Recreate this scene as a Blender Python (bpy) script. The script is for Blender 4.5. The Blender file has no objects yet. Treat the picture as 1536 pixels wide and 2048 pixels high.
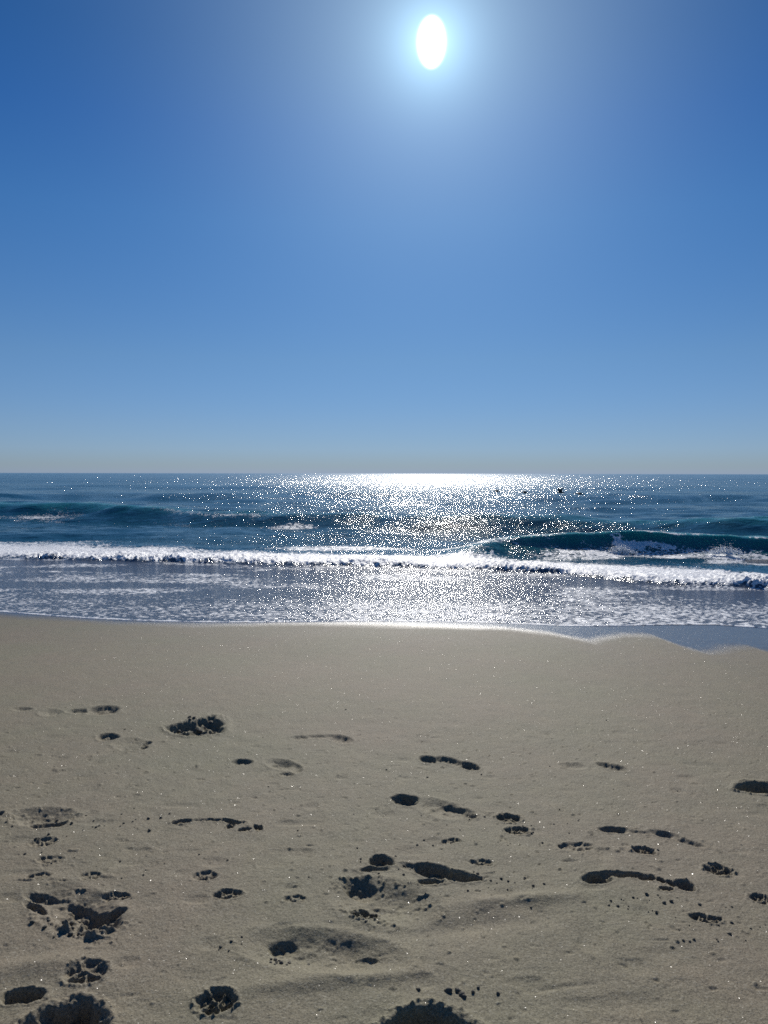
import bpy, bmesh, math, random
import numpy as np
from mathutils import Vector, Matrix

# ------------------------------------------------------------------ camera, sky, sun, exposure
S = bpy.context.scene
F = 1479.0                       # focal length in photo pixels (1536 x 2048)
CAM_Z = 1.85
PITCH = math.radians(2.98)
ROLL = math.radians(0.11)
fwd = np.array([0, math.cos(PITCH), -math.sin(PITCH)])
rgt = np.array([math.cos(ROLL), 0, math.sin(ROLL)])
rgt = rgt - fwd * rgt.dot(fwd); rgt /= np.linalg.norm(rgt)
upv = np.cross(rgt, fwd)
cam = bpy.data.cameras.new('camera')
co = bpy.data.objects.new('camera', cam)
S.collection.objects.link(co)
cam.sensor_fit = 'VERTICAL'; cam.sensor_height = 36.0; cam.lens = 36.0 * F / 2048.0
cam.clip_start = 0.05; cam.clip_end = 40000
M = Matrix.Identity(4)
for i in range(3):
    M[i][0] = rgt[i]; M[i][1] = upv[i]; M[i][2] = -fwd[i]
M[2][3] = CAM_Z
co.matrix_world = M
S.camera = co

def ray(px, py):
    d = fwd + rgt * (px - 768) / F + upv * (1024 - py) / F
    return d / np.linalg.norm(d)

SUN = ray(863, 84)
EL = math.asin(SUN[2]); AZ = math.atan2(SUN[0], SUN[1])

w = bpy.data.worlds.new("World"); S.world = w; w.use_nodes = True
nt = w.node_tree; nt.nodes.clear()
def N(nt, t, **k):
    n = nt.nodes.new(t)
    for a, b in k.items(): setattr(n, a, b)
    return n
wo = N(nt, 'ShaderNodeOutputWorld'); bg = N(nt, 'ShaderNodeBackground')
sky = N(nt, 'ShaderNodeTexSky', sky_type='NISHITA', sun_disc=False, sun_elevation=EL, sun_rotation=AZ,
        altitude=0.0, air_density=1.0, dust_density=0.0, ozone_density=6.0)
# colour of this very clear day by height above the horizon, and the pale aureole round the sun
tc = N(nt, 'ShaderNodeTexCoord'); sx = N(nt, 'ShaderNodeSeparateXYZ'); nt.links.new(tc.outputs['Generated'], sx.inputs[0])
def lin(c): return [((v/255+.055)/1.055)**2.4 if v > 10 else v/255/12.92 for v in c]
ramp = N(nt, 'ShaderNodeValToRGB'); nt.links.new(sx.outputs['Z'], ramp.inputs[0])
stops = [(946, (138,158,176), (188,192,168)), (930, (138,162,182), (183,196,186)), (895, (138,164,187), (174,190,184)), (840, (126,159,190), (155,182,190)), (700, (98,143,192), (119,158,195)),
         (400, (62,116,178), (91,128,173)), (200, (43,98,165), (82,117,162)), (20, (34,88,152), (76,109,154))]
el_ = ramp.color_ramp.elements
for i, (yp, tgt, got) in enumerate(stops):
    z = (ray(100, yp)[2])
    e_ = el_[i] if i < 2 else el_.new(1.0)
    e_.position = max(0.0, float(z)); c_ = [a/b*.5 for a, b in zip(lin(tgt), lin(got))]; e_.color = (*c_, 1)
mul = N(nt, 'ShaderNodeMix', data_type='RGBA', blend_type='MULTIPLY'); mul.inputs[0].default_value = 1.0
nt.links.new(sky.outputs[0], mul.inputs[6]); nt.links.new(ramp.outputs[0], mul.inputs[7])
def wm(op, a, b=None):
    n = N(nt, 'ShaderNodeMath', operation=op)
    for i, v in enumerate((a, b)):
        if v is None: continue
        if isinstance(v, (int, float)): n.inputs[i].default_value = v
        else: nt.links.new(v, n.inputs[i])
    return n.outputs[0]
dt = N(nt, 'ShaderNodeVectorMath', operation='DOT_PRODUCT'); nt.links.new(tc.outputs['Generated'], dt.inputs[0]); dt.inputs[1].default_value = [float(v) for v in SUN]
ang = wm('ARCCOSINE', wm('MINIMUM', dt.outputs['Value'], 1.0))
def addglow(prev, col, amp, th, p=1.0):
    e_ = wm('MULTIPLY', wm('EXPONENT', wm('MULTIPLY', wm('POWER', wm('DIVIDE', ang, math.radians(th)), p), -1.0)), amp/.12)
    cm_ = N(nt, 'ShaderNodeMix', data_type='RGBA', blend_type='MIX'); cm_.inputs[6].default_value = (0, 0, 0, 1); cm_.inputs[7].default_value = (*col, 1)
    cm_.clamp_factor = False; nt.links.new(e_, cm_.inputs[0])
    a_ = N(nt, 'ShaderNodeMix', data_type='RGBA', blend_type='ADD'); a_.inputs[0].default_value = 1.0
    nt.links.new(prev, a_.inputs[6]); nt.links.new(cm_.outputs[2], a_.inputs[7]); return a_.outputs[2]
g_ = addglow(mul.outputs[2], (.76, .97, 1.0), .46, 6.5)
g_ = addglow(g_, (.78, 1.0, .88), .10, 15.0, 2.0)
g_ = addglow(g_, (.45, .8, 1.0), .9, 1.9, 1.2)
nt.links.new(g_, bg.inputs['Color'])
bg.inputs['Strength'].default_value = 0.12
nt.links.new(bg.outputs[0], wo.inputs[0])

sl = bpy.data.lights.new('sun_light', 'SUN'); sl.energy = 4.0; sl.angle = math.radians(0.53); sl.color = (1.0, 0.95, 0.87)
so = bpy.data.objects.new('sun_light', sl); S.collection.objects.link(so)
so.rotation_euler = Vector(SUN).to_track_quat('Z', 'Y').to_euler()
S.view_settings.view_transform = 'Standard'; S.view_settings.look = 'None'
S.view_settings.exposure = 0.0; S.view_settings.gamma = 1.0; S.view_settings.use_curve_mapping = False
S.render.engine = 'CYCLES'
S.cycles.use_denoising = False; S.cycles.use_adaptive_sampling = False
S.cycles.sample_clamp_direct = 0.0; S.cycles.sample_clamp_indirect = 1.5
S.cycles.filter_width = 1.7; S.cycles.max_bounces = 5; S.cycles.caustics_reflective = False

# ------------------------------------------------------------------ numpy noise
def vnoise(x, y, seed=0):
    xi = np.floor(x).astype(np.int64); yi = np.floor(y).astype(np.int64)
    fx = x - xi; fy = y - yi
    fx = fx*fx*fx*(fx*(fx*6-15)+10); fy = fy*fy*fy*(fy*(fy*6-15)+10)
    def h(a, b):
        n = (a * 374761393 + b * 668265263 + seed * 1442695041) & 0xffffffff
        n = ((n ^ (n >> 13)) * 1274126177) & 0xffffffff
        n = ((n ^ (n >> 16)) * 2246822519) & 0xffffffff
        return ((n ^ (n >> 15)) & 0xffff) / 32767.5 - 1.0
    a = h(xi, yi); b = h(xi+1, yi); c = h(xi, yi+1); d = h(xi+1, yi+1)
    return (a*(1-fx)+b*fx)*(1-fy) + (c*(1-fx)+d*fx)*fy
def fbm(x, y, o=4, seed=0, g=0.5):
    r = 0.0; a = 1.0; s = 0.0
    for i in range(o):
        r = r + a * vnoise(x * 2**i + 17.3*i, y * 2**i - 9.1*i, seed + i); s += a; a *= g
    return r / s
def sstep(a, b, x):
    t = np.clip((x - a) / (b - a), 0, 1); return t*t*(3-2*t)

# ------------------------------------------------------------------ base terrain
def sand_base(y):
    y = np.asarray(y, float)
    z = 0.45 - 0.0425 * y
    z2 = 0.08 - 0.014 * (y - 8.7)
    k = 0.12                                     # smooth maximum of the two slopes
    m = 0.5 * (z + z2 + np.sqrt((z - z2)**2 + k*k*0.05))
    return np.where(y < 40, m, z2)
def ground(px, py):
    d = ray(px, py); t = 3.0
    for _ in range(40):
        y = d[1]*t; t = (float(sand_base(y)) - CAM_Z) / d[2]
    return d[0]*t, d[1]*t
def seapt(px, py, z=0.0):
    d = ray(px, py); t = (z - CAM_Z) / d[2]
    return d[0]*t, d[1]*t

# ------------------------------------------------------------------ tagging
def tag(o, label=None, cat=None, group=None, kind=None):
    if label: o['label'] = label
    if cat: o['category'] = cat
    if group: o['group'] = group
    if kind: o['kind'] = kind
    return o
def set_attr(me, name, vals):
    a = me.attributes.new(name, 'FLOAT', 'POINT'); a.data.foreach_set('value', np.ascontiguousarray(vals, dtype=np.float32))
def make_mesh(name, co_, quads, mat, attrs=None, normals=None, centre=None):
    me = bpy.data.meshes.new(name)
    n = len(co_); q = len(quads)
    c = np.asarray(co_, dtype=np.float32)
    if centre is not None: c = c - np.asarray(centre, dtype=np.float32)
    me.vertices.add(n); me.vertices.foreach_set('co', np.ascontiguousarray(c).ravel())
    me.loops.add(q*4); me.loops.foreach_set('vertex_index', np.ascontiguousarray(quads, dtype=np.int32).ravel())
    me.polygons.add(q); me.polygons.foreach_set('loop_start', np.arange(0, q*4, 4, dtype=np.int32))
    me.update(calc_edges=True)
    me.polygons.foreach_set('use_smooth', np.ones(q, dtype=bool))
    if attrs:
        for k, v in attrs.items(): set_attr(me, k, v)
    if normals is not None: me.normals_split_custom_set_from_vertices(normals.tolist())
    me.materials.append(mat)
    o = bpy.data.objects.new(name, me); S.collection.objects.link(o)
    if centre is not None: o.location = Vector([float(a) for a in centre])
    return o
def grid_normals(X, Y, Z):
    P = np.stack([X, Y, Z], -1)
    du = np.gradient(P, axis=1); dv = np.gradient(P, axis=0)
    n = np.cross(du, dv); n /= np.linalg.norm(n, axis=-1, keepdims=True) + 1e-12
    n[n[..., 2] < 0] *= -1 if False else 1
    return n
def split_grid(X, Y, Z, ids, names, mat, attrs):
    """cut one surface into objects by face id; the pieces share border vertices and normals"""
    R, C = X.shape
    P = np.stack([X, Y, Z], -1).reshape(-1, 3); NN = grid_normals(X, Y, Z).reshape(-1, 3)
    i = np.arange(R*C).reshape(R, C)
    q = np.stack([i[:-1, :-1], i[:-1, 1:], i[1:, 1:], i[1:, :-1]], -1)
    out = {}
    for k, nm in names.items():
        f = q[ids == k]
        if not len(f): continue
        vs, inv = np.unique(f.ravel(), return_inverse=True)
        p = P[vs]
        ctr = None if k == 0 else (p[:, 0].mean(), p[:, 1].mean(), p[:, 2].min())
        out[k] = make_mesh(nm, p, inv.reshape(-1, 4), mat, {a: b.ravel()[vs] for a, b in attrs.items()},
                           NN[vs] if k or True else None, ctr)
    return out

# ------------------------------------------------------------------ materials
def mat_new(name):
    m = bpy.data.materials.new(name); m.use_nodes = True
    m.node_tree.nodes.clear(); return m, m.node_tree
def math_(nt, op, a, b=None, c=None, clamp=False):
    n = N(nt, 'ShaderNodeMath', operation=op, use_clamp=clamp)
    for i, v in enumerate((a, b, c)):
        if v is None: continue
        if isinstance(v, (int, float)): n.inputs[i].default_value = v
        else: nt.links.new(v, n.inputs[i])
    return n.outputs[0]
def mapr(nt, v, a, b, c=0.0, d=1.0, smooth=False):
    n = N(nt, 'ShaderNodeMapRange'); n.interpolation_type = 'SMOOTHSTEP' if smooth else 'LINEAR'
    nt.links.new(v, n.inputs[0])
    for i, x in zip((1, 2, 3, 4), (a, b, c, d)):
        if isinstance(x, (int, float)): n.inputs[i].default_value = x
        else: nt.links.new(x, n.inputs[i])
    return n.outputs[0]
def pos(nt, s=(1, 1, 1), rot=0.0):
    g = N(nt, 'ShaderNodeNewGeometry'); m = N(nt, 'ShaderNodeMapping')
    m.inputs['Scale'].default_value = s; m.inputs['Rotation'].default_value = (0, 0, rot)
    nt.links.new(g.outputs['Position'], m.inputs[0]); return m.outputs[0]
def noise(nt, vec, scale, detail=3, rough=0.55, dist=0.0):
    n = N(nt, 'ShaderNodeTexNoise'); n.inputs['Scale'].default_value = scale
    n.inputs['Detail'].default_value = detail; n.inputs['Roughness'].default_value = rough
    n.inputs['Distortion'].default_value = dist
    nt.links.new(vec, n.inputs['Vector']); return n.outputs[0]
def mixc(nt, f, a, b):
    n = N(nt, 'ShaderNodeMix', data_type='RGBA')
    if isinstance(f, (int, float)): n.inputs[0].default_value = f
    else: nt.links.new(f, n.inputs[0])
    for i, v in ((6, a), (7, b)):
        if isinstance(v, tuple): n.inputs[i].default_value = (*v, 1)
        else: nt.links.new(v, n.inputs[i])
    return n.outputs[2]
def attr(nt, name):
    return N(nt, 'ShaderNodeAttribute', attribute_name=name).outputs['Fac']
def bump(nt, h, dist, strength=1.0, prev=None):
    b = N(nt, 'ShaderNodeBump'); b.inputs['Distance'].default_value = dist
    if isinstance(strength, (int, float)): b.inputs['Strength'].default_value = strength
    else: nt.links.new(strength, b.inputs['Strength'])
    nt.links.new(h, b.inputs['Height'])
    if prev is not None: nt.links.new(prev, b.inputs['Normal'])
    b.inputs['Filter Width'].default_value = 0.03
    return b.outputs[0]

def sand_material():
    m, nt = mat_new('sand')
    p = pos(nt)
    big = noise(nt, p, 1.1, 4); mid = noise(nt, p, 9, 4); fine = noise(nt, p, 150, 3, 0.8); fine2 = noise(nt, p, 60, 3, 0.7)
    c = mixc(nt, mapr(nt, big, 0.35, 0.65), (0.236, 0.217, 0.138), (0.260, 0.214, 0.148))
    c = mixc(nt, mapr(nt, mid, 0.3, 0.7, 0.0, 0.35), c, (0.165, 0.155, 0.115))
    g = mapr(nt, fine, 0.3, 0.72)
    c = mixc(nt, mapr(nt, fine, 0.36, 0.48, 0.75, 0.0), c, (0.07, 0.065, 0.05))
    c = mixc(nt, mapr(nt, fine, 0.55, 0.66, 0.0, 0.6), c, (0.42, 0.40, 0.33))
    wet = attr(nt, 'wet')
    wn = math_(nt, 'ADD', wet, mapr(nt, noise(nt, p, 80, 4, 0.85), 0.3, 0.7, -0.34, 0.34), clamp=True)
    c = mixc(nt, mapr(nt, wn, 0.15, 0.9), c, (0.10, 0.095, 0.09))
    bs = N(nt, 'ShaderNodeBsdfPrincipled')
    nt.links.new(c, bs.inputs['Base Color'])
    nt.links.new(mapr(nt, wn, 0.35, 1.0, 0.72, 0.20), bs.inputs['Roughness'])
    nt.links.new(mapr(nt, wn, 0.5, 1.0, 0.13, 0.42), bs.inputs['Specular IOR Level'])
    dry = mapr(nt, wn, 0.72, 0.98, 1.0, 0.06)
    n1 = bump(nt, fine2, 0.006, math_(nt, 'MULTIPLY', dry, 0.55))
    n2 = bump(nt, fine, 0.0022, math_(nt, 'MULTIPLY', dry, 0.8), n1)
    nt.links.new(n2, bs.inputs['Normal'])
    # sparkling quartz grains: a few grains in a hundred are tiny mirrors with their own tilt
    v = N(nt, 'ShaderNodeTexVoronoi'); v.inputs['Scale'].default_value = 320; nt.links.new(p, v.inputs['Vector'])
    sp = N(nt, 'ShaderNodeSeparateColor'); nt.links.new(v.outputs['Color'], sp.inputs[0])
    pick = math_(nt, 'GREATER_THAN', sp.outputs[0], 0.90)
    cen = math_(nt, 'LESS_THAN', v.outputs['Distance'], 0.42)
    pick = math_(nt, 'MULTIPLY', pick, cen)
    vm = N(nt, 'ShaderNodeVectorMath', operation='SUBTRACT'); wn_ = N(nt, 'ShaderNodeTexWhiteNoise'); nt.links.new(v.outputs['Position'], wn_.inputs['Vector']); nt.links.new(wn_.outputs['Color'], vm.inputs[0]); vm.inputs[1].default_value = (0.5, 0.5, 0.5)
    vs = N(nt, 'ShaderNodeVectorMath', operation='MULTIPLY'); nt.links.new(vm.outputs[0], vs.inputs[0]); vs.inputs[1].default_value = (1.1, 0.8, 0.3)
    gm = N(nt, 'ShaderNodeNewGeometry')
    va = N(nt, 'ShaderNodeVectorMath', operation='ADD'); nt.links.new(gm.outputs['Normal'], va.inputs[0]); nt.links.new(vs.outputs[0], va.inputs[1])
    vn = N(nt, 'ShaderNodeVectorMath', operation='NORMALIZE'); nt.links.new(va.outputs[0], vn.inputs[0])
    gl = N(nt, 'ShaderNodeBsdfGlossy'); gl.inputs['Roughness'].default_value = 0.2; nt.links.new(math_(nt, 'MULTIPLY_ADD', math_(nt, 'POWER', sp.outputs[2], 6.0), 0.06, 0.02), gl.inputs['Color'])
    nt.links.new(vn.outputs[0], gl.inputs['Normal'])
    mx = N(nt, 'ShaderNodeMixShader'); nt.links.new(math_(nt, 'MULTIPLY', pick, 0.6), mx.inputs[0])
    nt.links.new(bs.outputs[0], mx.inputs[1]); nt.links.new(gl.outputs[0], mx.inputs[2])
    o = N(nt, 'ShaderNodeOutputMaterial'); nt.links.new(mx.outputs[0], o.inputs[0])
    return m

def water_material():
    m, nt = mat_new('sea_water')
    foam = attr(nt, 'foam'); chop = attr(nt, 'chop')
    pw = pos(nt, (1.0, 1.9, 1.0), math.radians(4))
    # ripple heights at three sizes
    r1 = noise(nt, pw, 1.3, 3, 0.6, 0.4); r2 = noise(nt, pw, 5.0, 4, 0.65, 0.3); r3 = noise(nt, pw, 24.0, 2, 0.6)
    gust = mapr(nt, noise(nt, pos(nt, (.10, .35, 1)), 1.0, 3, .6), .34, .66, .35, 1.35)
    chop_ = math_(nt, 'MULTIPLY', chop, gust)
    n1 = bump(nt, r1, 0.15, math_(nt, 'MULTIPLY', chop_, 0.75))
    n2 = bump(nt, r2, 0.040, math_(nt, 'MULTIPLY', math_(nt, 'ADD', chop_, 0.10), 0.75), n1)
    n3 = bump(nt, r3, 0.024, math_(nt, 'MULTIPLY', math_(nt, 'ADD', chop_, mapr(nt, chop, .1, .35, 1.45, .5)), 0.4), n2)
    # swash: thin water over grey sand, sky reflection partly painted into its colour
    col = mixc(nt, mapr(nt, chop, 0.05, 0.45), (0.130, 0.148, 0.192), (0.008, 0.078, 0.112))
    wb = N(nt, 'ShaderNodeBsdfPrincipled')
    nt.links.new(col, wb.inputs['Base Color']); wb.inputs['IOR'].default_value = 1.333
    sy = N(nt, 'ShaderNodeSeparateXYZ'); nt.links.new(pos(nt), sy.inputs[0])
    nt.links.new(math_(nt, 'ADD', mapr(nt, sy.outputs['Y'], 14.0, 140.0, 0.06, 0.19), mapr(nt, chop, 0.1, 0.35, 0.05, 0.0)), wb.inputs['Roughness'])
    nt.links.new(n3, wb.inputs['Normal'])
    nt.links.new(mapr(nt, chop, .1, .35, .20, .5), wb.inputs['Specular IOR Level'])
    thin = attr(nt, 'thin')
    nt.links.new(mixc(nt, thin, col, (0.045, 0.36, 0.31)), wb.inputs['Base Color'])
    nt.links.new(thin, wb.inputs['Subsurface Weight']); wb.inputs['Subsurface Scale'].default_value = 0.35
    wb.inputs['Subsurface Radius'].default_value = (0.25, 1.0, 1.0)
    # foam: lacy where the mask is thin, solid where it is full
    pf = pos(nt, (1.0, 1.35, 1.0), math.radians(-6))
    f1 = noise(nt, pf, 3.2, 5, 0.65, 0.8); f2 = noise(nt, pf, 15, 3, 0.6, 0.5)
    vo = N(nt, 'ShaderNodeTexVoronoi', feature='DISTANCE_TO_EDGE'); vo.inputs['Scale'].default_value = 7; nt.links.new(pf, vo.inputs['Vector'])
    lace = mapr(nt, vo.outputs['Distance'], 0.0, 0.22, 0.16, -0.08)
    s = math_(nt, 'ADD', math_(nt, 'MULTIPLY', f1, 0.75), math_(nt, 'MULTIPLY', f2, 0.45))
    s = math_(nt, 'ADD', s, lace)
    f3 = noise(nt, pos(nt, (1.0, 2.2, 1.0), math.radians(5)), 13, 2, .5)
    s = math_(nt, 'ADD', s, math_(nt, 'MULTIPLY', math_(nt, 'SUBTRACT', f3, .5), mapr(nt, chop, .1, .3, 1.6, 0.0)))
    thr = mapr(nt, foam, 0.0, 1.0, 1.02, 0.15)
    d = math_(nt, 'SUBTRACT', s, thr)
    ff = mapr(nt, d, -0.01, 0.035, 0.0, 1.0, True)
    ff = math_(nt, 'MULTIPLY', ff, mapr(nt, foam, 0.02, 0.12))
    fb = N(nt, 'ShaderNodeBsdfPrincipled'); fb.inputs['Base Color'].default_value = (0.92, 0.93, 0.94, 1)
    fb.inputs['Roughness'].default_value = 0.45; fb.inputs['IOR'].default_value = 1.2
    fb.inputs['Subsurface Weight'].default_value = 0.0
    fn = bump(nt, noise(nt, pf, 40, 3, 0.7), 0.012, 0.7, bump(nt, f2, 0.05, 0.5))
    nt.links.new(fn, fb.inputs['Normal'])
    mx = N(nt, 'ShaderNodeMixShader'); nt.links.new(ff, mx.inputs[0])
    nt.links.new(wb.outputs[0], mx.inputs[1]); nt.links.new(fb.outputs[0], mx.inputs[2])
    o = N(nt, 'ShaderNodeOutputMaterial'); nt.links.new(mx.outputs[0], o.inputs[0])
    return m
SAND = sand_material(); WATER = water_material()

# ------------------------------------------------------------------ shoreline curves (world x -> world y)
def curve(pts, f):
    w_ = np.array([f(*p) for p in pts]); o = np.argsort(w_[:, 0]); w_ = w_[o]
    x, y = w_[:, 0], w_[:, 1]
    x = np.concatenate([[x[0]-60], x, [x[-1]+60]])
    y = np.concatenate([[y[0]+60*0.08], y, [y[-1]-60*0.0]])
    return lambda q: np.interp(q, x, y)
edge_c = curve([(0,1224),(110,1233),(240,1241),(400,1245),(560,1245),(700,1243),(860,1244),(1000,1247),(1120,1252),(1200,1253),(1330,1250),(1430,1250),(1536,1257)], ground)
wet_c = curve([(0,1226),(240,1243),(450,1247),(700,1246),(900,1251),(1000,1254),(1100,1266),(1180,1282),(1240,1266),(1300,1268),(1360,1290),(1400,1300),(1450,1290),(1490,1290),(1536,1303)], ground)
bore_c = curve([(0,1117),(240,1124),(480,1130),(768,1136),(900,1141),(1100,1151),(1250,1168),(1400,1180),(1536,1187)], lambda a, b: seapt(a, b, 0.02))
back_c = curve([(0,1078),(200,1085),(400,1096),(600,1102),(760,1104),(1000,1112),(1200,1124),(1400,1136),(1536,1150)], lambda a, b: seapt(a, b, 0.1))
roll_c = curve([(820,1086),(940,1078),(1000,1071),(1200,1068),(1400,1067),(1536,1069)], lambda a, b: seapt(a, b, 0.42))
sw2_c = curve([(0,1009),(150,1010),(280,1015),(420,1021),(650,1024),(900,1027),(1100,1028),(1300,1033),(1536,1038)], lambda a, b: seapt(a, b, 0.45))
sw3_c = curve([(0,985),(400,986),(768,984),(1200,988),(1536,990)], lambda a, b: seapt(a, b, 0.35))

# ------------------------------------------------------------------ prints in the sand
# (kind, heel px, toe px, width factor, depth m, label)
PR = [
 ('foot', (24,1418),(122,1431),.40,.016,'shallow bare footprint at the far left edge, worn smooth'),
 ('foot', (132,1423),(240,1424),.46,.045,'deep dark footprint in the farthest row at the left'),
 ('foot', (196,1473),(302,1491),.42,.034,'footprint with dark heel and crumbled toes left of the dug hollow'),
 ('hole', (338,1456),(444,1464),1.25,.09,'deep scooped hollow with broken clods, farthest in the sand'),
 ('foot', (584,1473),(708,1479),.36,.018,'long thin shallow footprint right of the scooped hollow'),
 ('foot', (464,1521),(606,1541),.42,.026,'pale footprint with separate heel dent below the scooped hollow'),
 ('foot', (842,1517),(960,1536),.42,.036,'crisp dark footprint in the middle with a streaked sole'),
 ('foot', (1122,1532),(1252,1537),.42,.016,'faint wide footprint dark only at its toes, right of centre'),
 ('foot', (783,1594),(948,1625),.44,.040,'footprint with a deep oval heel and softly ridged ball'),
 ('foot', (340,1643),(526,1656),.36,.034,'slim footprint with a thin outer edge and crumbled toes'),
 ('foot', (10,1636),(150,1648),.60,.055,'broad soft footprint with a dark pit at the left edge'),
 ('paw', (992,1634),(1040,1637),.80,.030,'upper of two dark paw prints one above the other'),
 ('paw', (1012,1660),(1058,1661),.75,.030,'lower of two dark paw prints one above the other'),
 ('foot', (1198,1660),(1410,1697),.34,.022,'long faint footprint with a small dark heel at the right'),
 ('paw', (1266,1699),(1310,1705),.75,.026,'small slanting paw print below the long faint footprint'),
 ('paw', (1118,1694),(1192,1694),.50,.012,'scratchy shallow paw print left of the slanting one'),
 ('paw', (1408,1738),(1464,1745),.85,.034,'dark paw print above the end of the longest footprint'),
 ('foot', (1160,1757),(1386,1773),.36,.052,'longest sharp footprint with clear arch and five broken toes'),
 ('foot', (735,1720),(968,1758),.40,.060,'deep footprint with cracked edges and crumbs at the toes'),
 ('soft', (690,1775),(885,1818),.60,.075,'wide soft hollow print with a dark heel under the cracked footprint'),
 ('soft', (505,1889),(800,1925),.50,.075,'widest soft hollow print nearest the bottom centre'),
 ('hole', (54,1802),(248,1850),.44,.060,'large torn-up print with lumps of sand inside at lower left'),
 ('paw', (134,1938),(206,1950),.95,.022,'paw print with four clear pads above the bottom left hollow'),
 ('paw', (394,2004),(468,2005),1.0,.034,'big dark paw print with crossed ridges near the bottom edge'),
 ('hole', (2,1994),(92,1990),.60,.05,'smooth oval pit at the bottom left corner'),
 ('hole', (45,2056),(212,2054),.85,.12,'deep dark hollow cut by the bottom edge at the left'),
 ('hole', (752,2078),(960,2076),.70,.12,'deep dark hollow cut by the bottom edge at the centre'),
 ('hole', (1468,1578),(1600,1584),.62,.10,'deep dark hollow cut by the right edge of the picture'),
 ('paw', (58,1682),(112,1684),.75,.014,'crumbled paw print just under the broad soft footprint'),
 ('paw', (72,1718),(124,1718),.60,.012,'shallow paw print, second below the broad soft footprint'),
 ('paw', (52,1753),(104,1751),.55,.013,'faint paw print with one dark toe above the torn-up print'),
 ('paw', (160,1750),(200,1752),.80,.011,'faint round paw print above the torn-up print, to its right'),
 ('paw', (208,1790),(258,1792),.60,.018,'dark-toed paw print right beside the torn-up print'),
 ('paw', (385,1752),(434,1750),.80,.012,'pale shallow paw print in the open sand left of centre'),
 ('paw', (428,1788),(482,1787),.70,.018,'paw print with a dark toe row left of the wide soft hollow'),
 ('paw', (566,1796),(612,1798),.60,.010,'very faint paw print between two clearer prints'),
 ('paw', (884,1681),(922,1680),.60,.012,'tiny scratched paw print above the cracked footprint'),
 ('paw', (940,1724),(986,1726),.60,.013,'tiny pocked paw print right of the cracked footprint'),
 ('paw', (702,1822),(756,1824),.85,.030,'paw print on the near rim of the wide soft hollow'),
 ('paw', (1378,1834),(1440,1842),.60,.020,'crumbly paw print in the pinkish sand at the lower right'),
 ('paw', (1500,1796),(1548,1802),.90,.018,'paw print cut by the right edge of the picture'),
]

# prints whose dents are modelled one by one: (px, py, half width, half height, slope, depth in cm, softness)
DENTS = {
 'shallow bare': [(44,1420,22,3.5,.05,1.5,.8),(101,1427,24,6.5,.1,1.2,.9),(113,1429,7,3,.2,1.6,.5)],
 'deep dark footprint': [(155,1424,23,4.5,0,2.6,.4),(206,1422,33,9,.05,4.2,.3)],
 'footprint with dark heel': [(215,1474,22,7,.05,4.0,.3),(262,1488,36,10,.1,1.1,.9),(294,1486,9,4,0,2.5,.3),(289,1494,7,4,0,2.5,.3),(262,1497,22,2.5,0,1.2,.4)],
 'long thin': [(602,1474,20,4,0,1.6,.7),(645,1472,36,3.5,0,1.3,.7),(680,1477,26,7,.15,2.3,.8)],
 'pale footprint': [(485,1523,21,5.5,0,2.6,.6),(562,1527,32,9,.15,2.0,.8),(592,1535,14,9,.2,1.8,.7),(574,1547,15,4,0,1.3,.6)],
 'crisp dark': [(858,1517,18,7,.05,3.6,.3),(898,1521,30,7,.2,3.0,.4),(940,1532,18,8,.1,4.4,.3)],
 'faint wide': [(1147,1533,24,7,.05,1.2,.9),(1224,1535,26,7,.2,2.6,.7),(1205,1531,12,4,.1,1.8,.6)],
 'footprint with a deep': [(811,1598,27,11,.05,5.0,.25),(880,1616,44,17,.2,2.0,.9),(905,1615,38,7,.25,3.0,.5),(935,1627,14,7,.3,2.6,.5)],
 'slim footprint': [(361,1643,21,5,-.05,3.0,.5),(420,1640,42,2.5,0,1.3,.5),(466,1641,26,4,.15,2.6,.4),(462,1650,9,5,0,3.2,.3),(488,1658,15,4,0,3.0,.3),(515,1654,12,4,.2,3.2,.3)],
 'broad soft': [(85,1634,66,17,.03,3.0,1.0),(94,1645,42,10,0,5.2,.3),(0,1627,10,6,0,2.5,.5)],
 'long faint': [(1228,1661,28,6,.05,3.0,.6),(1330,1671,26,7,.2,2.0,.8),(1376,1686,24,6,.35,1.6,.8),(1280,1666,30,3,.1,.8,.9)],
 'longest sharp': [(1194,1757,32,10,-.08,5.0,.25),(1246,1749,50,6,.02,3.8,.35),(1284,1752,17,7,.15,3.6,.35),(1304,1755,8,5,0,4.2,.2),(1324,1761,8,5,.1,4.2,.2),(1343,1767,8,5,.1,4.4,.2),(1368,1772,17,10,.1,5.2,.25),(1332,1777,12,5,0,3.6,.3)],
 'deep footprint with cracked': [(763,1720,26,12,0,5.4,.25),(748,1738,30,5,.05,2.4,.3),(820,1732,26,8,.2,1.6,.8),(868,1741,40,15,.2,6.0,.35),(905,1750,40,11,.15,5.0,.35),(945,1757,22,6,.1,3.6,.3),(862,1763,30,6,.05,3.0,.3)],
 'wide soft': [(765,1802,100,42,.15,3.6,1.0),(728,1778,46,22,.2,4.6,.94),(712,1774,24,14,0,5.0,.8),(768,1790,26,12,.2,3.4,.9),(832,1811,17,7,0,2.6,.85)],
 'widest soft': [(645,1905,155,42,.12,3.4,1.0),(575,1892,52,24,.1,4.6,.94),(560,1888,28,15,0,5.2,.8),(725,1912,42,10,.05,3.4,.8)],
 'large torn-up': [(150,1822,110,40,.35,2.6,.96),(92,1796,44,11,.1,3.4,.7),(74,1816,36,8,.3,3.2,.6),(165,1820,52,17,.3,5.4,.7),(196,1838,52,20,.2,6.4,.6),(226,1828,22,12,-.3,4.6,.6)],
}
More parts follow.
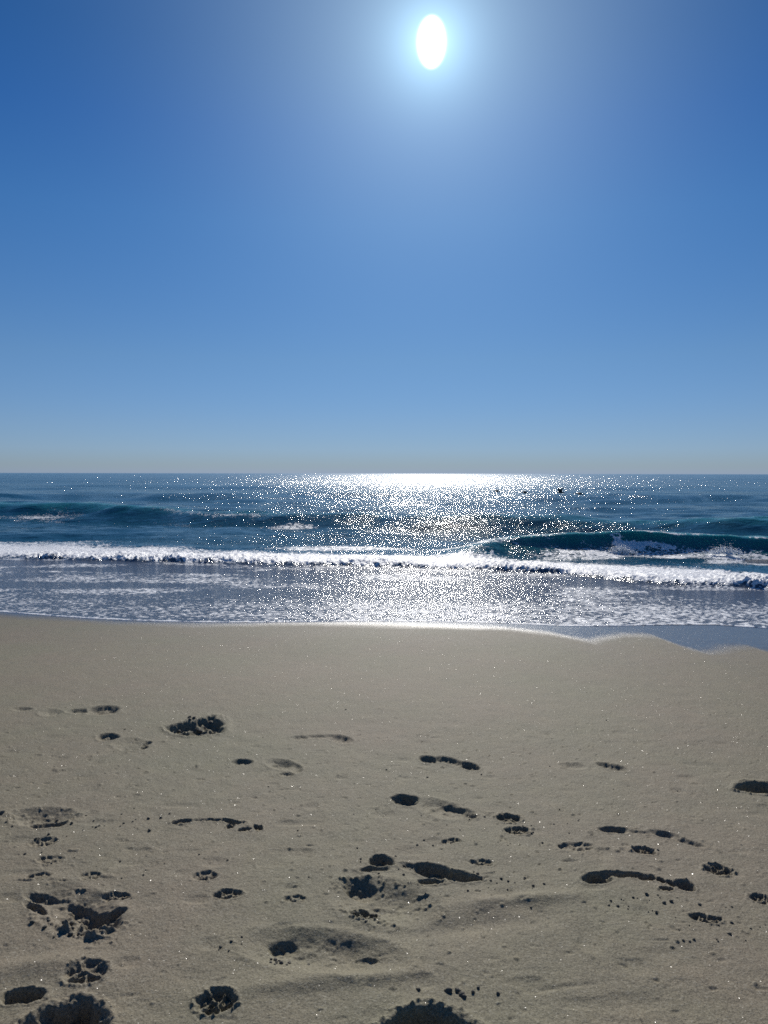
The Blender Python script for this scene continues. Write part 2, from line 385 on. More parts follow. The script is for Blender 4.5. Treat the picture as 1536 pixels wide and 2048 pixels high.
# sand grid: denser rows close to the viewpoint, columns fan out with distance
def ygrid():
    ys = [1.25]
    while ys[-1] < 9.6: ys.append(ys[-1] + max(0.0042, 0.62*(ys[-1]**2 + 1.9)/1036))
    ys = np.array(ys)
    front = 9.6 + np.cumsum(np.linspace(0.08, 0.8, 16))
    back = 1.25 - np.cumsum(np.geomspace(0.01, 14, 34))[::-1]
    return np.concatenate([back, ys, front])
def tgrid(core, n, out, k):
    c = np.linspace(-core, core, n); st = c[1]-c[0]
    e = core + np.cumsum(np.geomspace(st, out, k))
    return np.concatenate([-e[::-1], c, e])
yy = ygrid(); tt = tgrid(0.60, 1180, 6.0, 40)
sc = np.where(yy > 0, yy + 0.9, 0.9 + 0.3*np.abs(yy))
X = tt[None, :] * sc[:, None] * 0.93; Y = np.repeat(yy[:, None], len(tt), 1)
Z = sand_base(Y)
Z += 0.010*fbm(X*0.7+3, Y*0.55, 3, 5) * sstep(9.5, 6.5, Y)
near = sstep(6.5, 2.0, Y)
Z += (0.0016 + 0.0022*near)*fbm(X*9, Y*9, 4, 11)*sstep(9.0, 7.0, Y)
rough_zone = sstep(4.4, 3.0, Y)
Z += 0.0016*rough_zone*np.maximum(0, fbm(X*38, Y*38, 2, 21) - 0.15)
pz = sstep(6.2, 4.6, Y)*(.55+.45*sstep(-.1, .5, fbm(X*1.6, Y*1.6, 2, 26)))
Z -= 0.007*pz*np.maximum(0, vnoise(X*26+.3*vnoise(X*60, Y*60, 2), Y*30, 27) - .84)/.2
Z += 0.007*pz*np.maximum(0, vnoise(X*34+5, Y*34, 28) - .84)/.16
Z -= 0.006*sstep(5.2, 3.5, Y)*np.maximum(0, vnoise(X*9+5, Y*11, 29) - .62)/.38
ids = np.zeros((X.shape[0]-1, X.shape[1]-1), np.int32)
names = {0: 'sand'}
lab = {}
rng = random.Random(7)
INFO = []
for k, (kind, a, b, wf, D, text) in enumerate(PR, 1):
    ax, ay = ground(*a); bx, by = ground(*b)
    L = math.hypot(bx-ax, by-ay); ux, uy = (bx-ax)/L, (by-ay)/L
    if kind == 'foot': L *= 1.0
    W = wf*L
    D *= {'foot': .55, 'paw': .62, 'soft': .62, 'hole': .8}[kind]
    INFO.append((kind, ax, ay, bx, by, L, W))
    m0 = 1.1*L
    mask = (X > min(ax, bx)-m0) & (X < max(ax, bx)+m0) & (Y > min(ay, by)-m0) & (Y < max(ay, by)+m0)
    r_idx = np.where(mask.any(1))[0]; c_idx = np.where(mask.any(0))[0]
    if not len(r_idx): continue
    sl_ = (slice(r_idx[0], r_idx[-1]+1), slice(c_idx[0], c_idx[-1]+1))
    xs = X[sl_]; ys_ = Y[sl_]
    u = ((xs-ax)*ux + (ys_-ay)*uy)/L; v = (-(xs-ax)*uy + (ys_-ay)*ux)/L
    sd = 1 if rng.random() < 0.5 else -1
    if text.startswith('longest') or text.startswith('slim') or text.startswith('long') or 'crisp' in text: sd = 1
    v = v*sd
    wx = 0.045*fbm(u*4+k*7, v*4, 4, 31+k, .6); wy = 0.045*fbm(u*4-k*5, v*4+9, 4, 61+k, .6)
    uu = u + wx; vv = v + wy
    def blob(cu, cv, ru, rv, ang=0.0, s0=0.72, s1=1.08):
        c, s = math.cos(ang), math.sin(ang)
        du = (uu-cu)*c + (vv-cv)*s; dv = -(uu-cu)*s + (vv-cv)*c
        r = np.sqrt((du/ru)**2 + (dv/rv)**2)
        return r, 1 - sstep(s0, s1, r)
    dep = np.zeros_like(u); rmin = np.full_like(u, 9.0)
    lump = fbm(xs*30, ys_*30, 3, 91+k)
    dents = [v_ for k_, v_ in DENTS.items() if text.startswith(k_)]
    if dents:
        z = np.zeros_like(u); hitm = np.zeros(u.shape, bool)
        for (bx_, by_, hw, hh, slp, dcm, soft) in dents[0]:
            gx, gy = ground(bx_, by_); y1 = ground(bx_, by_-hh)[1]; y0 = ground(bx_, by_+hh)[1]; x1 = ground(bx_+hw, by_)[0]
            rx_ = x1-gx; ry_ = (y1-y0)/2; gy = (y1+y0)/2
            sl2 = (ground(bx_+hw, by_+slp*hw)[1] - ground(bx_, by_)[1])/rx_
            n1_ = fbm(xs*14+k, ys_*14, 4, 31+k, .6); n2_ = fbm(xs*14, ys_*14+k, 4, 61+k, .6)
            am = .016 if soft < .6 else .010
            dx = (xs-gx+am*n1_)/rx_; dy = (ys_-gy-sl2*(xs-gx)+am*n2_)/ry_
            r = np.sqrt(dx**2+dy**2)
            d_ = 1 - sstep(max(0.0, .74-.55*soft), 1.06+.16*soft, r)
            D_ = dcm*.01*(.70 if soft < .6 else .8)
            z = np.minimum(z, -D_*d_*(1+.22*lump))
            rim = np.exp(-((r-1.22)/.20)**2)*(1-soft*.6)
            rmin = np.minimum(rmin, r)
            hitm |= (d_ > .06)
        inside = sstep(1.05, .8, rmin)
        z += np.exp(-((rmin-1.2)/.16)**2)*.004*(.5+np.maximum(0, lump))
        tex = np.maximum(0, fbm(xs*48, ys_*48, 2, 29+k))
        z += tex*np.minimum(-z, .03)*(.10 if 'soft hollow' in text else .55)
        if 'cracked' in text or 'longest' in text or 'torn' in text or 'slim' in text or 'broad' in text:
            z += .016*np.maximum(0, fbm(xs*62, ys_*62, 2, 40+k)-.16)*np.exp(-((rmin-1.0)/.25)**2)*sstep(-.1, .5, fbm(xs*9, ys_*9, 2, 77+k)+.15)
        if 'torn' in text:
            ch = np.maximum(0, fbm(xs*17, ys_*17, 2, 99+k)); ch2 = np.maximum(0, fbm(xs*44, ys_*44, 2, 19+k)-.05)
            lowside = sstep(.2, -.9, (Y[sl_]-(ay+by)/2)/.09)
            z += inside*lowside*(.03*ch+.035*ch2)
        reg = hitm
    elif kind == 'foot':
        h = wf/2
        parts = [(.15, 0, .16, h*.72, 0, 1.0), (.42, h*.45, .26, h*.42, .05, .72), (.70, h*.05, .19, h*1.0, -.25, .95)]
        for cu, cv, ru, rv, an, q in parts:
            r, d_ = blob(cu, cv, ru, rv, an, .62, 1.1); dep = np.maximum(dep, q*d_); rmin = np.minimum(rmin, r)
        toes = [(.965, -h*.62, .058), (.955, -h*.18, .042), (.925, h*.2, .038), (.885, h*.5, .035), (.84, h*.8, .032)]
        for cu, cv, rt in toes:
            r, d_ = blob(cu, cv, rt, rt*1.05, 0, .5, 1.1); dep = np.maximum(dep, .85*d_); rmin = np.minimum(rmin, r*1.0)
        # the sole pressed down unevenly, sand pushed up in the arch and between ball and toes
        z = -D*dep*(1 + 0.22*lump)
        z += 0.10*D*np.exp(-((u-.5)/.3)**2 - ((v)/(h*1.6))**2)*(1-dep)
        z += D*.20*dep*np.maximum(0, fbm(uu*16, vv*7, 2, 5+k))
        rim = np.exp(-((rmin-1.22)/.20)**2)
        z += rim*D*(.10 + .10*np.maximum(0, lump))
        hit = dep > .05
        box = (u > -.04) & (u < 1.04) & (np.abs(v) < h*1.15)
        reg = hit & box
        if D > .03:
            crumb = np.maximum(0, fbm(xs*70, ys_*70, 2, 40+k)-.18)
            z += 0.020*crumb*sstep(.55, .8, u)*sstep(1.15, 1.0, u)*(np.abs(v) < h*1.3)
    elif kind == 'paw':
        h = wf/2
        seeds = [(.24, 0, .0), (.50, h*.62, .0), (.50, -h*.62, .0), (.82, h*.33, .0), (.82, -h*.33, .0), (.40, -h*.12, .04)]
        wu = uu + .10*fbm(u*3+k, v*3, 3, 141+k); wv = vv + .10*fbm(u*3, v*3+k, 3, 151+k)
        ds = np.sort(np.stack([np.hypot(wu-cu-rng.uniform(-.04, .04), wv-cv-rng.uniform(-.04, .04))+o_ for cu, cv, o_ in seeds]), axis=0)
        r = np.sqrt(((wu-.5)/.54)**2 + (wv/(h*1.05))**2); rmin = r
        body = 1 - sstep(.72, 1.04, r)
        ridge = sstep(.015, .11, ds[1]-ds[0])
        dep = body*(.35 + .65*ridge)*(1 - .5*sstep(.14, .26, ds[0]))
        z = -D*1.25*dep*(1 + .45*lump)
        z += np.exp(-((r-1.12)/.12)**2)*D*(.10 + .55*np.maximum(0, fbm(xs*75, ys_*75, 2, 40+k)))
        z += D*.5*np.maximum(0, fbm(xs*110, ys_*110, 2, 43+k))*body
        reg = (u > -.06) & (u < 1.10) & (np.abs(v) < h*1.12) & (rmin < 1.15)
    elif kind == 'soft':
        h = wf/2
        r, d1 = blob(.2, h*.05, .24, h*.75, -.2, -.1, 1.25); r2, d2 = blob(.58, 0, .46, h*.8, -.1, .0, 1.25); r3, d3 = blob(.75, h*.1, .1, h*.22, .2, .2, 1.2)
        dep = np.maximum(d1, .45*d2); rmin = np.minimum(r, r2)
        z = -D*dep*(1+.10*lump) - D*.25*d3
        r4, _ = blob(.45, 0, .62, h*1.1)
        z += .16*D*np.exp(-((r4-1.05)/.22)**2)
        reg = (d1 > .04) | (d2 > .06)
    else:
        h = wf/2
        rag = .16*fbm(u*7+k, v*7, 4, 71+k)
        asy = 0.0 if 'smooth' in text or 'torn' in text else 1.0
        near_s = v*sd*(1 if ux > 0 else -1) < 0
        hh_ = np.where(near_s, h*(1-.45*asy), h*(1+.25*asy))
        r = (np.abs((u-.5)/.52)**(2-.35*asy) + np.abs(v/hh_)**(2-.35*asy))**(1/(2-.35*asy)) + rag
        if 'scooped' in text: r = r + .25*np.clip(v/h, 0, 1)*np.abs(u-.45)
        steep = 1 - sstep(.66, 1.0, r)
        far = np.clip((Y[sl_]-(ay+by)/2)/(W/2), -1, 1)
        dep = steep*(.78 + .22*far)
        oval = 'smooth' in text
        z = -D*dep
        if not oval:
            ch = np.maximum(0, fbm(xs*17, ys_*17, 2, 99+k)); ch2 = np.maximum(0, fbm(xs*48, ys_*48, 2, 29+k))
            z += D*(.75*ch + .30*ch2)*steep
        z += D*np.exp(-((r-1.1)/.12)**2)*(.07+.12*np.maximum(0, fbm(xs*60, ys_*60, 2, 17)))
        reg = steep > .03
    Z[sl_] += z
    rf = reg[:-1, :-1] & reg[1:, 1:] & reg[:-1, 1:] & reg[1:, :-1]
    sub = ids[sl_[0].start:sl_[0].stop-1, sl_[1].start:sl_[1].stop-1]
    sub[rf & (sub == 0)] = k
    names[k] = {'foot': 'footprint', 'soft': 'footprint', 'paw': 'paw_print', 'hole': 'sand_hollow'}[kind]
# soft dune shapes around the two wide prints, and a ripple to their right
for (px, py, sx, sy, A) in [(1040,1800,.20,.035,.014),(930,1850,.22,.05,-.012),(640,1965,.3,.04,.012),(1120,1975,.10,.01,-.004),(90,1930,.2,.05,.012)]:
    gx, gy = ground(px, py)
    Z += A*np.exp(-((X-gx)/sx)**2 - ((Y-gy-.15*(X-gx))/sy)**2)
ec = edge_c(X); wc = wet_c(X)
dwet = wc - Y                                    # >0 : dry side
nz = 0.10*fbm(X*1.3, Y*2.0, 4, 8)
wet = 1 - sstep(-0.25, 0.65, dwet + nz*1.2)
wet = np.maximum(wet, 0.34*(1 - sstep(0, 2.6, dwet*.8 + 3*nz)))
objs = split_grid(X, Y, Z, ids, names, SAND, {'wet': wet})
tag(objs[0], kind='structure')
CAT = {'footprint': 'footprint', 'paw_print': 'paw print', 'sand_hollow': 'hollow'}
GRP = {'footprint': 'bare footprints pressed into the damp sand', 'paw_print': 'dog paw prints in the damp sand', 'sand_hollow': 'deep hollows dug into the sand'}
for k, o in objs.items():
    if k: tag(o, PR[k-1][5], CAT[names[k]], GRP[names[k]])

def height_at(x, y):
    i = int(np.clip(np.searchsorted(yy, y), 1, len(yy)-1)); s_ = sc[i]*0.93
    j = int(np.clip(np.searchsorted(tt, x/s_), 1, len(tt)-1))
    return float(Z[i, j])

# ------------------------------------------------------------------ the sea: swash film, bore, rollers and open water in one warped sheet
rows = 640
near_y, far_y = 8.7, 320.0
inv = np.linspace(1/near_y, 1/far_y, rows)
V = np.concatenate([1/inv, np.geomspace(far_y*1.3, 14000, 26)])
T = tgrid(0.60, 1150, 0.6, 34)
XX = T[None, :]*V[:, None]*1.0; YY = np.repeat(V[:, None], len(T), 1)
YY = YY + (edge_c(XX) - near_y)*np.exp(-((V-near_y)/5.0)**2)[:, None]
XE = XX; step = np.gradient(V)[:, None]
ed = YY - edge_c(XX)                                         # metres seaward of the leading edge
ed = ed + 0.05*fbm(XX*3, YY*0+3, 3, 3)*np.exp(-ed/0.4)
bo = YY - bore_c(XX); bo = bo + 0.22*fbm(XX*.9, YY*.2, 4, 14) + .05*vnoise(XX*6, YY*2, 4)
base = sand_base(YY)
film = base + 0.002 + 0.006*sstep(0, .12, ed) + .02*sstep(.1, 3, ed)
film = np.where(V[:, None] <= V[0]+1e-6, base-0.01, film)
lvl = np.maximum(0.0, 0.0)
def smax(a, b, k=0.02): return .5*(a+b+np.sqrt((a-b)**2+k*k))
ZZ = smax(film, np.zeros_like(film), .015)
sea_in = sstep(-.05, .42, bo + .10*fbm(XX*5, YY*3, 3, 45))                                # 1 seaward of the bore front
# bore: a low tumbling front of foam with a long frothy back
bh = 0.085 + 0.05*fbm(XX*.7, XX*0, 3, 9)
prof = sea_in*np.exp(-np.maximum(bo, 0)/3.2)
rough = fbm(XX*4.5, YY*3.0, 4, 44, .6)
rough2 = np.abs(fbm(XX*9, YY*5, 3, 47, .6))
front = sstep(-.02, .25, bo)*np.exp(-np.maximum(bo-.2, 0)/1.2)
ZZ += bh*prof + front*(.55+.9*sstep(-.4, .5, fbm(XX*.8, YY*0, 2, 49)))*(.065*rough - .075*rough2 + .03)
ZZ += .020*sea_in*np.exp(-np.maximum(bo, 0)/4.5)*fbm(XX*2.2, YY*1.2, 4, 48)
# open water chop
op = sstep(.6, 4.0, bo)
def comp(lx, ly, A, seed, rot=0.0):
    c, s = math.cos(rot), math.sin(rot)
    xr = XX*c + YY*s; yr = -XX*s + YY*c
    att = sstep(1.0, 3.0, ly/step)
    return A*att*vnoise(xr/lx, yr/ly, seed)
chopz = comp(1.4, .55, .045, 101, .08) + comp(.6, .28, .020, 102, -.15) + comp(3.5, 1.5, .09, 103, .05) + comp(11, 4.5, .13, 104, -.06) + comp(.3, .16, .008, 105, .2)
calm = 1 - .45*np.exp(-((bo-4)/4.0)**2)
ZZ += op*calm*chopz
# designed waves
def wave(cf, A, wf_, wb, wob=.3, seed=0):
    s = YY - (cf(XX) + wob*fbm(XX*.25, XX*0+seed, 3, seed))
    g = np.where(s < 0, np.exp(-(s/wf_)**2), np.exp(-(s/wb)**2))
    return A*g, s
xl = XX
rollA = .42*sstep(.6, 3.4, xl)*(1+.12*fbm(XX*.8, XX*0, 4, 5))
g1, s1 = wave(roll_c, rollA, .75, 1.5, .10, 61)
sw2A = .34 + .19*(1-sstep(-13, -6, xl)) + .14*sstep(6, 12, xl)
g2, s2 = wave(sw2_c, sw2A, 1.15, 4.0, .8, 62)
g3, s3 = wave(sw3_c, .30, 2.6, 8.0, 3, 63)
ZZ = ZZ + g1 + g2 + g3
for cy, A, wd in [(95, .35, 8), (150, .45, 12), (230, .5, 18)]:
    ZZ += A*np.exp(-((YY-cy-8*fbm(XX*.02, XX*0, 3, int(cy)))/wd)**2)*(.7+.3*vnoise(XX*.03, XX*0, 3))
hf = g1/.44
thin = np.clip(.85*hf + .55*sstep(.15, .5, g2)*(s2 < .6), 0, 1)*(.8+.2*fbm(XX*5, YY*.6, 3, 6))
YY = YY - .34*np.clip(hf, 0, 1.2)**3*(s1 > -1.2)             # the crest leans towards the shore
# foam mask
ba = YY - back_c(XX); width = np.maximum(.5, back_c(XX)-bore_c(XX))
fo = sea_in*(1 - .62*sstep(.35, 1.15, bo/width + .18*fbm(XX*.45, YY*.5, 4, 71)))
fo *= (1 - sstep(.80, 1.5, bo/width + .40*fbm(XX*.35, YY*.45, 3, 72)))
# lace drifting between bore and roller, and on the left behind the bore
lace = np.exp(-((s1+1.3)/.7)**2)*sstep(2.0, 4.0, xl)*.5
lace = np.maximum(lace, .42*np.exp(-((s2+2.3)/1.6)**2)*sstep(-4, -9, xl)*np.clip(.6+1.4*fbm(XX*.3, YY*.3, 3, 75), 0, 1.2))
lace = np.maximum(lace, .36*np.exp(-((s2+.4)/.5)**2)*sstep(-11, -8, xl)*sstep(-2, -5, xl))
lip = np.exp(-((s1-.02+.10*vnoise(XX*3, XX*0, 78))/.15)**2)*sstep(1.6, 3.6, xl)*(.45+.38*fbm(XX*1.7, YY*3, 3, 77))
fo = np.maximum(np.maximum(fo, lace), lip)
# collapsing lip and splash patches
for (px, py, z_, rx, ry, A) in [(1310,1073,.42,.55,.14,.62),(1268,1079,.36,.32,.18,.66),(1242,1090,.22,.28,.28,.66),(1256,1101,.1,.42,.30,.7),(1450,1102,.15,.45,.5,.8),(1350,1113,.05,.45,.3,.6),(1195,1112,.05,.9,.55,.55),(1480,1122,.05,1.1,.8,.5),(1050,1098,.1,1.0,.3,.42),(950,1110,.0,1.2,.4,.45),(700,1104,0,2.0,.6,.5),(580,1048,.1,1.0,.5,.45)]:
    gx, gy = seapt(px, py, z_)
    e = np.exp(-((XX-gx)/rx)**2 - ((YY-gy)/ry)**2)
    fo = np.maximum(fo, A*sstep(.1, .75, e + .35*fbm(XX*3, YY*3, 3, 79)*(e > .03)))
    if z_ > .12: ZZ += .06*e*(.4+np.maximum(0, fbm(XX*8, YY*6, 3, 81)))
# swash foam: specks close to the edge, faint streaks farther out, a bright rim
inw = (1-sea_in)
st = fbm(XX*.55 - YY*.25, YY*1.5 + XX*.12, 4, 83)
tpx = 768 + F*XX/np.maximum(YY, 1)
speck = inw*np.exp(-((ed-.7)/1.15)**2)*(.33 + .20*st + .12*np.exp(-((tpx-850)/420)**2)+.14*np.exp(-((tpx-1330)/220)**2))
speck = np.maximum(speck, inw*.42*np.clip(.22+2.4*st, 0, 1)*sstep(.1, .8, ed))
rimf = inw*np.exp(-((ed-.03)/.05)**2)*.75
fo = np.clip(np.maximum(np.maximum(fo, speck), rimf), 0, 1)
chop = np.clip(.10*inw + sea_in*(.35+.65*sstep(0, 5, bo)), 0, 1)
ids2 = np.zeros((XX.shape[0]-1, XX.shape[1]-1), np.int32)
cell = lambda a: .25*(a[:-1, :-1]+a[1:, :-1]+a[:-1, 1:]+a[1:, 1:])
cb, ce, c1, c2, cx, cw = cell(bo), cell(ed), cell(s1), cell(s2), cell(XX), cell(fo)
ids2[cb < .05] = 1
ids2[(cb >= .05) & (cell(bo/width) < 1.05)] = 2
ids2[(c1 > -1.0) & (c1 < 1.3) & (cx > 1.9) & (cx < 14)] = 3
ids2[(c2 > -2.2) & (c2 < 2.5) & (cx < -4.5) & (cx > -26)] = 4
nm2 = {0: 'sea', 1: 'shallow_water', 2: 'foam', 3: 'breaking_wave', 4: 'swell_wave'}
ob2 = split_grid(XX, YY, ZZ, ids2, nm2, WATER, {'foam': fo, 'chop': chop, 'thin': thin})
tag(ob2[0], kind='structure'); tag(ob2[1], kind='structure')
tag(ob2[2], 'long band of white foam tumbling towards the beach', 'foam', kind='stuff')
tag(ob2[3], 'dark green glassy wave curling over with a white lip at the right', 'wave')
tag(ob2[4], 'smooth green swell rising unbroken behind the foam at the left', 'wave')

# ------------------------------------------------------------------ spray thrown up by the breaking wave
def simple_mat(name, col, rough=.6, bumpy=None, var=.25):
    m, nt = mat_new(name); p = pos(nt); b = N(nt, 'ShaderNodeBsdfPrincipled')
    n = noise(nt, p, bumpy or 60, 3)
    nt.links.new(mixc(nt, mapr(nt, n, .3, .7), tuple(c*(1-var) for c in col), tuple(min(1, c*(1+var)) for c in col)), b.inputs['Base Color'])
    b.inputs['Roughness'].default_value = rough
    nt.links.new(bump(nt, n, .004, .6), b.inputs['Normal'])
    o = N(nt, 'ShaderNodeOutputMaterial'); nt.links.new(b.outputs[0], o.inputs[0]); return m
SPRAY = simple_mat('spray', (.82, .85, .88), .3, 40, .05)
def spray(label, px, py, n, w_, h_, seed):
    r = random.Random(seed); gx, gy = seapt(px, py, .12)
    bm = bmesh.new()
    for i in range(n):
        a = r.gauss(0, 1); hh = abs(r.gauss(0, .5))
        p = Vector((a*w_*(1+.3*hh), r.gauss(0, .06)-.03*a, hh*h_*math.exp(-a*a*.35)))
        s = r.uniform(.007, .022)*(1.2-min(1, hh))
        if s < .005: s = .005
        bmesh.ops.create_icosphere(bm, subdivisions=1, radius=s, matrix=Matrix.Translation(p) @ Matrix.Diagonal((r.uniform(.8, 1.8), 1, r.uniform(.7, 1.3), 1)))
    me = bpy.data.meshes.new('spray'); bm.to_mesh(me); bm.free(); me.materials.append(SPRAY)
    for q in me.polygons: q.use_smooth = True
    o = bpy.data.objects.new('spray', me); o.location = (gx, gy, .08); S.collection.objects.link(o)
    return tag(o, label, 'spray', kind='stuff')
spray('white spray bursting up in front of the wave at the far right', 1450, 1104, 420, .17, .26, 3)
spray('white spray where the lip of the wave first falls', 1240, 1102, 420, .14, .24, 4)

# ------------------------------------------------------------------ crumbs of sand
CR = simple_mat('damp_sand_crumb', (.115, .105, .080), .85, 220, .35)
def crumb_mesh(seed, sub=2):
    r = random.Random(seed); bm = bmesh.new()
    bmesh.ops.create_icosphere(bm, subdivisions=sub, radius=1.0)
    o1 = Vector((r.uniform(0, 50), r.uniform(0, 50), r.uniform(0, 50)))
    from mathutils import noise as mn
    for v in bm.verts:
        n = v.co.normalized()
        v.co = n*(1 + .38*mn.noise(n*1.3+o1) + .22*mn.noise(n*3.1+o1))
        v.co.z *= .72
    me = bpy.data.meshes.new('sand_crumb'); bm.to_mesh(me); bm.free(); me.materials.append(CR)
    for q in me.polygons: q.use_smooth = True
    return me
cm = [crumb_mesh(i) for i in range(7)]
rc = random.Random(99)
def crumbs(cx_, cy_, sx, sy, n, smin, smax, label, group):
    for i in range(n):
        px = rc.gauss(cx_, sx); py = rc.gauss(cy_, sy)
        x, y = ground(px, py)
        s = 1.2*(smin + (smax-smin)*rc.random()**1.8)
        o = bpy.data.objects.new('sand_crumb', cm[rc.randrange(7)])
        o.location = (x, y, height_at(x, y) + s*.25)
        o.scale = (s*rc.uniform(.8, 1.3), s*rc.uniform(.8, 1.2), s*rc.uniform(.8, 1.2))
        o.rotation_euler = (rc.uniform(-.5, .5), rc.uniform(-.5, .5), rc.uniform(0, 6.28))
        S.collection.objects.link(o); tag(o, label, 'sand crumb', group)
crumbs(1010,1770,60,16,26,.002,.006,'small dark crumb kicked out right of the cracked footprint','crumbs beyond the toes of the cracked footprint')
crumbs(1270,1806,50,10,20,.002,.006,'small dark crumb strewn just below the longest footprint','crumbs below the longest footprint')
crumbs(1440,1848,45,26,26,.002,.006,'small dark crumb in the pinkish sand at the lower right','crumbs in the pinkish sand')
crumbs(190,1642,60,12,18,.0025,.006,'small dark crumb in the trail right of the broad soft footprint','crumbs beside the broad soft footprint')
crumbs(75,1690,30,24,10,.002,.005,'tiny crumb beside the paw prints at the left edge','crumbs by the left paw prints')
crumbs(565,1915,22,10,14,.003,.006,'crumb on the near rim of the widest soft hollow','crumbs on the rim of the widest hollow')
crumbs(465,1898,16,10,7,.002,.005,'crumb lying left of the widest soft hollow','crumbs left of the widest hollow')
crumbs(150,1850,40,12,22,.003,.008,'lump of sand lying inside the large torn-up print','lumps inside the torn-up print')
crumbs(930,1990,50,14,8,.004,.010,'dark lump just above the bottom centre hollow','lumps above the bottom centre hollow')
crumbs(725,1832,18,10,10,.002,.005,'crumb around the paw print on the soft hollow rim','crumbs round the rim paw print')
crumbs(1080,1665,110,26,26,.002,.0045,'tiny crumb scattered around the pair of dark paw prints','crumbs round the pair of paw prints')
crumbs(800,1720,40,12,14,.002,.005,'crumb along the cracked heel of the deep footprint','crumbs along the cracked heel')
crumbs(392,1450,26,9,14,.008,.022,'broken clod inside the farthest scooped hollow','clods inside the farthest hollow')
crumbs(470,1680,260,40,30,.0018,.004,'tiny crumb on the open sand left of centre','crumbs on the open sand at the left')
crumbs(850,1540,420,50,30,.002,.005,'tiny crumb on the far sand among the distant prints','crumbs on the far sand')

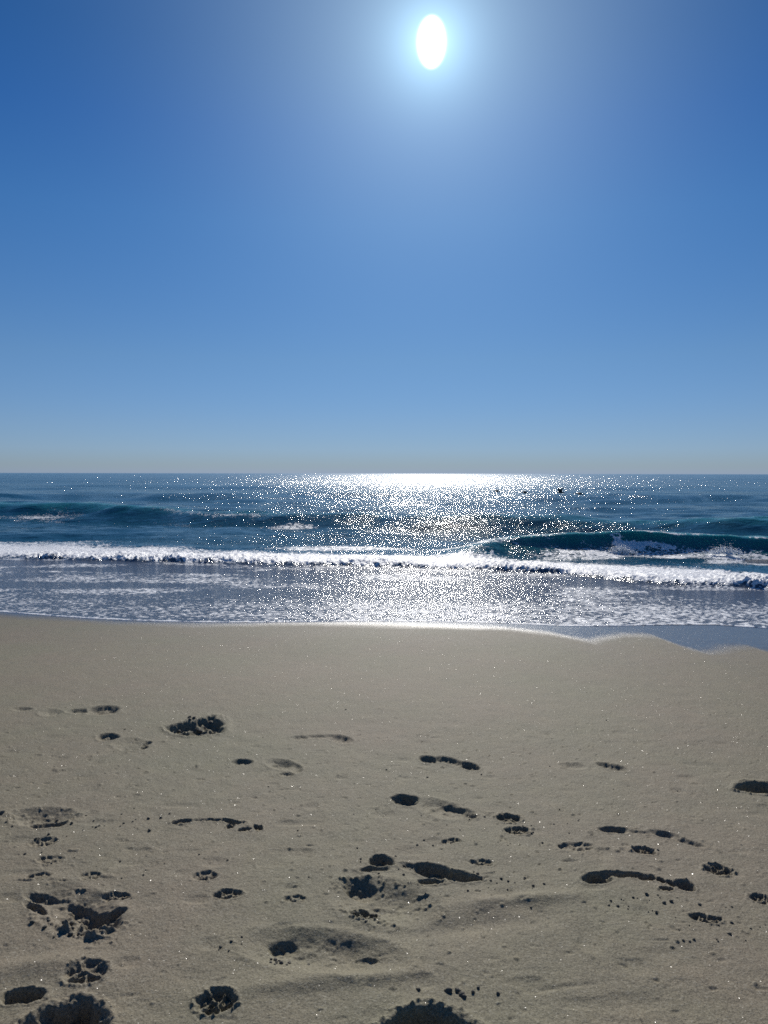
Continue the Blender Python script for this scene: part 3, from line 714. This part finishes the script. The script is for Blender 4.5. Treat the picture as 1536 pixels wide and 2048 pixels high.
# ------------------------------------------------------------------ birds low over the water
BIRD = simple_mat('bird_feathers', (.035, .030, .032), .7, 30, .3)
BEAK = simple_mat('beak_horn', (.12, .09, .05), .5, 30, .1)
def bird(px, py, dist, span, up, head, label, fold=.3):
    d = ray(px, py); t = dist/d[1]; c = Vector((d[0]*t, d[1]*t, CAM_Z + d[2]*t))
    root = bpy.data.objects.new('seabird', None); root.location = c; root.rotation_euler = (0, 0, head)
    S.collection.objects.link(root); tag(root, label, 'bird', 'dark birds skimming the sea')
    bm = bmesh.new()
    st = [(-.55, .012, 0), (-.42, .045, .0), (-.22, .075, 0), (0, .09, 0), (.2, .08, .01), (.34, .045, .03), (.42, .04, .05), (.50, .045, .055), (.56, .02, .05)]
    rings = []
    for x, r, z in st:
        ring = [bm.verts.new((x*span*.75, r*span*.8*math.cos(a), z*span+r*span*.75*math.sin(a))) for a in [i*math.pi/5 for i in range(10)]]
        rings.append(ring)
    for a, b in zip(rings[:-1], rings[1:]):
        for i in range(10): bm.faces.new((a[i], a[(i+1) % 10], b[(i+1) % 10], b[i]))
    bm.faces.new(rings[0]); bm.faces.new(rings[-1][::-1])
    bmesh.ops.recalc_face_normals(bm, faces=bm.faces)
    me = bpy.data.meshes.new('body'); bm.to_mesh(me); bm.free(); me.materials.append(BIRD)
    for q in me.polygons: q.use_smooth = True
    b = bpy.data.objects.new('body', me); b.parent = root; S.collection.objects.link(b)
    for sgn in (1, -1):
        bm = bmesh.new(); top = []; bot = []
        for f_, ch, sw in [(0, .26, 0), (.25, .27, .03), (.5, .22, .06), (.75, .16, -.02), (.92, .09, -.10), (1, .02, -.18)]:
            y = sgn*f_*span*.5*math.cos(up*.8); z = .03*span + math.sin(up)*span*.5*(f_ - .35*f_*f_*fold)
            th = .018*span*(1-f_*.8)
            xs_ = [sw*span+ch*span*.5, sw*span+ch*span*.15, sw*span-ch*span*.5]
            top.append([bm.verts.new((xs_[0], y, z)), bm.verts.new((xs_[1], y, z+th)), bm.verts.new((xs_[2], y, z))])
            bot.append(bm.verts.new((xs_[1], y, z-th*.4)))
        for i in range(5):
            a, c_ = top[i], top[i+1]
            bm.faces.new((a[0], a[1], c_[1], c_[0])); bm.faces.new((a[1], a[2], c_[2], c_[1]))
            bm.faces.new((a[0], c_[0], bot[i+1], bot[i])); bm.faces.new((bot[i], bot[i+1], c_[2], a[2]))
        bmesh.ops.recalc_face_normals(bm, faces=bm.faces)
        me = bpy.data.meshes.new('wing'); bm.to_mesh(me); bm.free(); me.materials.append(BIRD)
        w2 = bpy.data.objects.new('wing', me); w2.parent = root; S.collection.objects.link(w2)
    bm = bmesh.new()
    bmesh.ops.create_cone(bm, cap_ends=True, segments=8, radius1=.018*span, radius2=.004*span, depth=.22*span,
                          matrix=Matrix.Translation((.50*span, 0, .045*span)) @ Matrix.Rotation(math.radians(97), 4, 'Y'))
    me = bpy.data.meshes.new('beak'); bm.to_mesh(me); bm.free(); me.materials.append(BEAK)
    k = bpy.data.objects.new('beak', me); k.parent = root; S.collection.objects.link(k)
bird(1121, 985, 46, .78, 1.0, math.radians(200), 'dark bird with raised wings skimming the sea, larger of the pair')
bird(1160, 988, 46, .72, .25, math.radians(176), 'dark bird gliding flat over the sea at the far right of the flock')
bird(1050, 986, 48, .62, .5, math.radians(190), 'dark bird against the edge of the glitter left of the raised-wing bird')
bird(994, 983, 50, .62, .4, math.radians(185), 'dark bird half lost in the glitter, leftmost of the four')

# ------------------------------------------------------------------ the sun itself, far beyond the sea
m, nt = mat_new('sun_glow')
lw = N(nt, 'ShaderNodeLayerWeight'); lw.inputs[0].default_value = .5
fac = math_(nt, 'SUBTRACT', 1.0, lw.outputs['Facing'])
e = N(nt, 'ShaderNodeEmission'); e.inputs['Color'].default_value = (1.0, .99, .96, 1)
nt.links.new(math_(nt, 'MULTIPLY', math_(nt, 'POWER', fac, 5.0), 4.0), e.inputs['Strength'])
tr = N(nt, 'ShaderNodeBsdfTransparent'); ad = N(nt, 'ShaderNodeAddShader')
nt.links.new(e.outputs[0], ad.inputs[0]); nt.links.new(tr.outputs[0], ad.inputs[1])
o = N(nt, 'ShaderNodeOutputMaterial'); nt.links.new(ad.outputs[0], o.inputs[0])
bm = bmesh.new(); bmesh.ops.create_uvsphere(bm, u_segments=48, v_segments=32, radius=1.0)
me = bpy.data.meshes.new('sun'); bm.to_mesh(me); bm.free(); me.materials.append(m)
for q in me.polygons: q.use_smooth = True
sb = bpy.data.objects.new('sun', me); S.collection.objects.link(sb)
SD = 11000.0; sb.location = Vector(SUN)*SD
rr = SD*36/F/math.sqrt(1+((1024-84)/F)**2)
sb.scale = (rr, rr, rr*1.5)
tag(sb, 'blinding white sun high in the clear blue sky', 'sun')
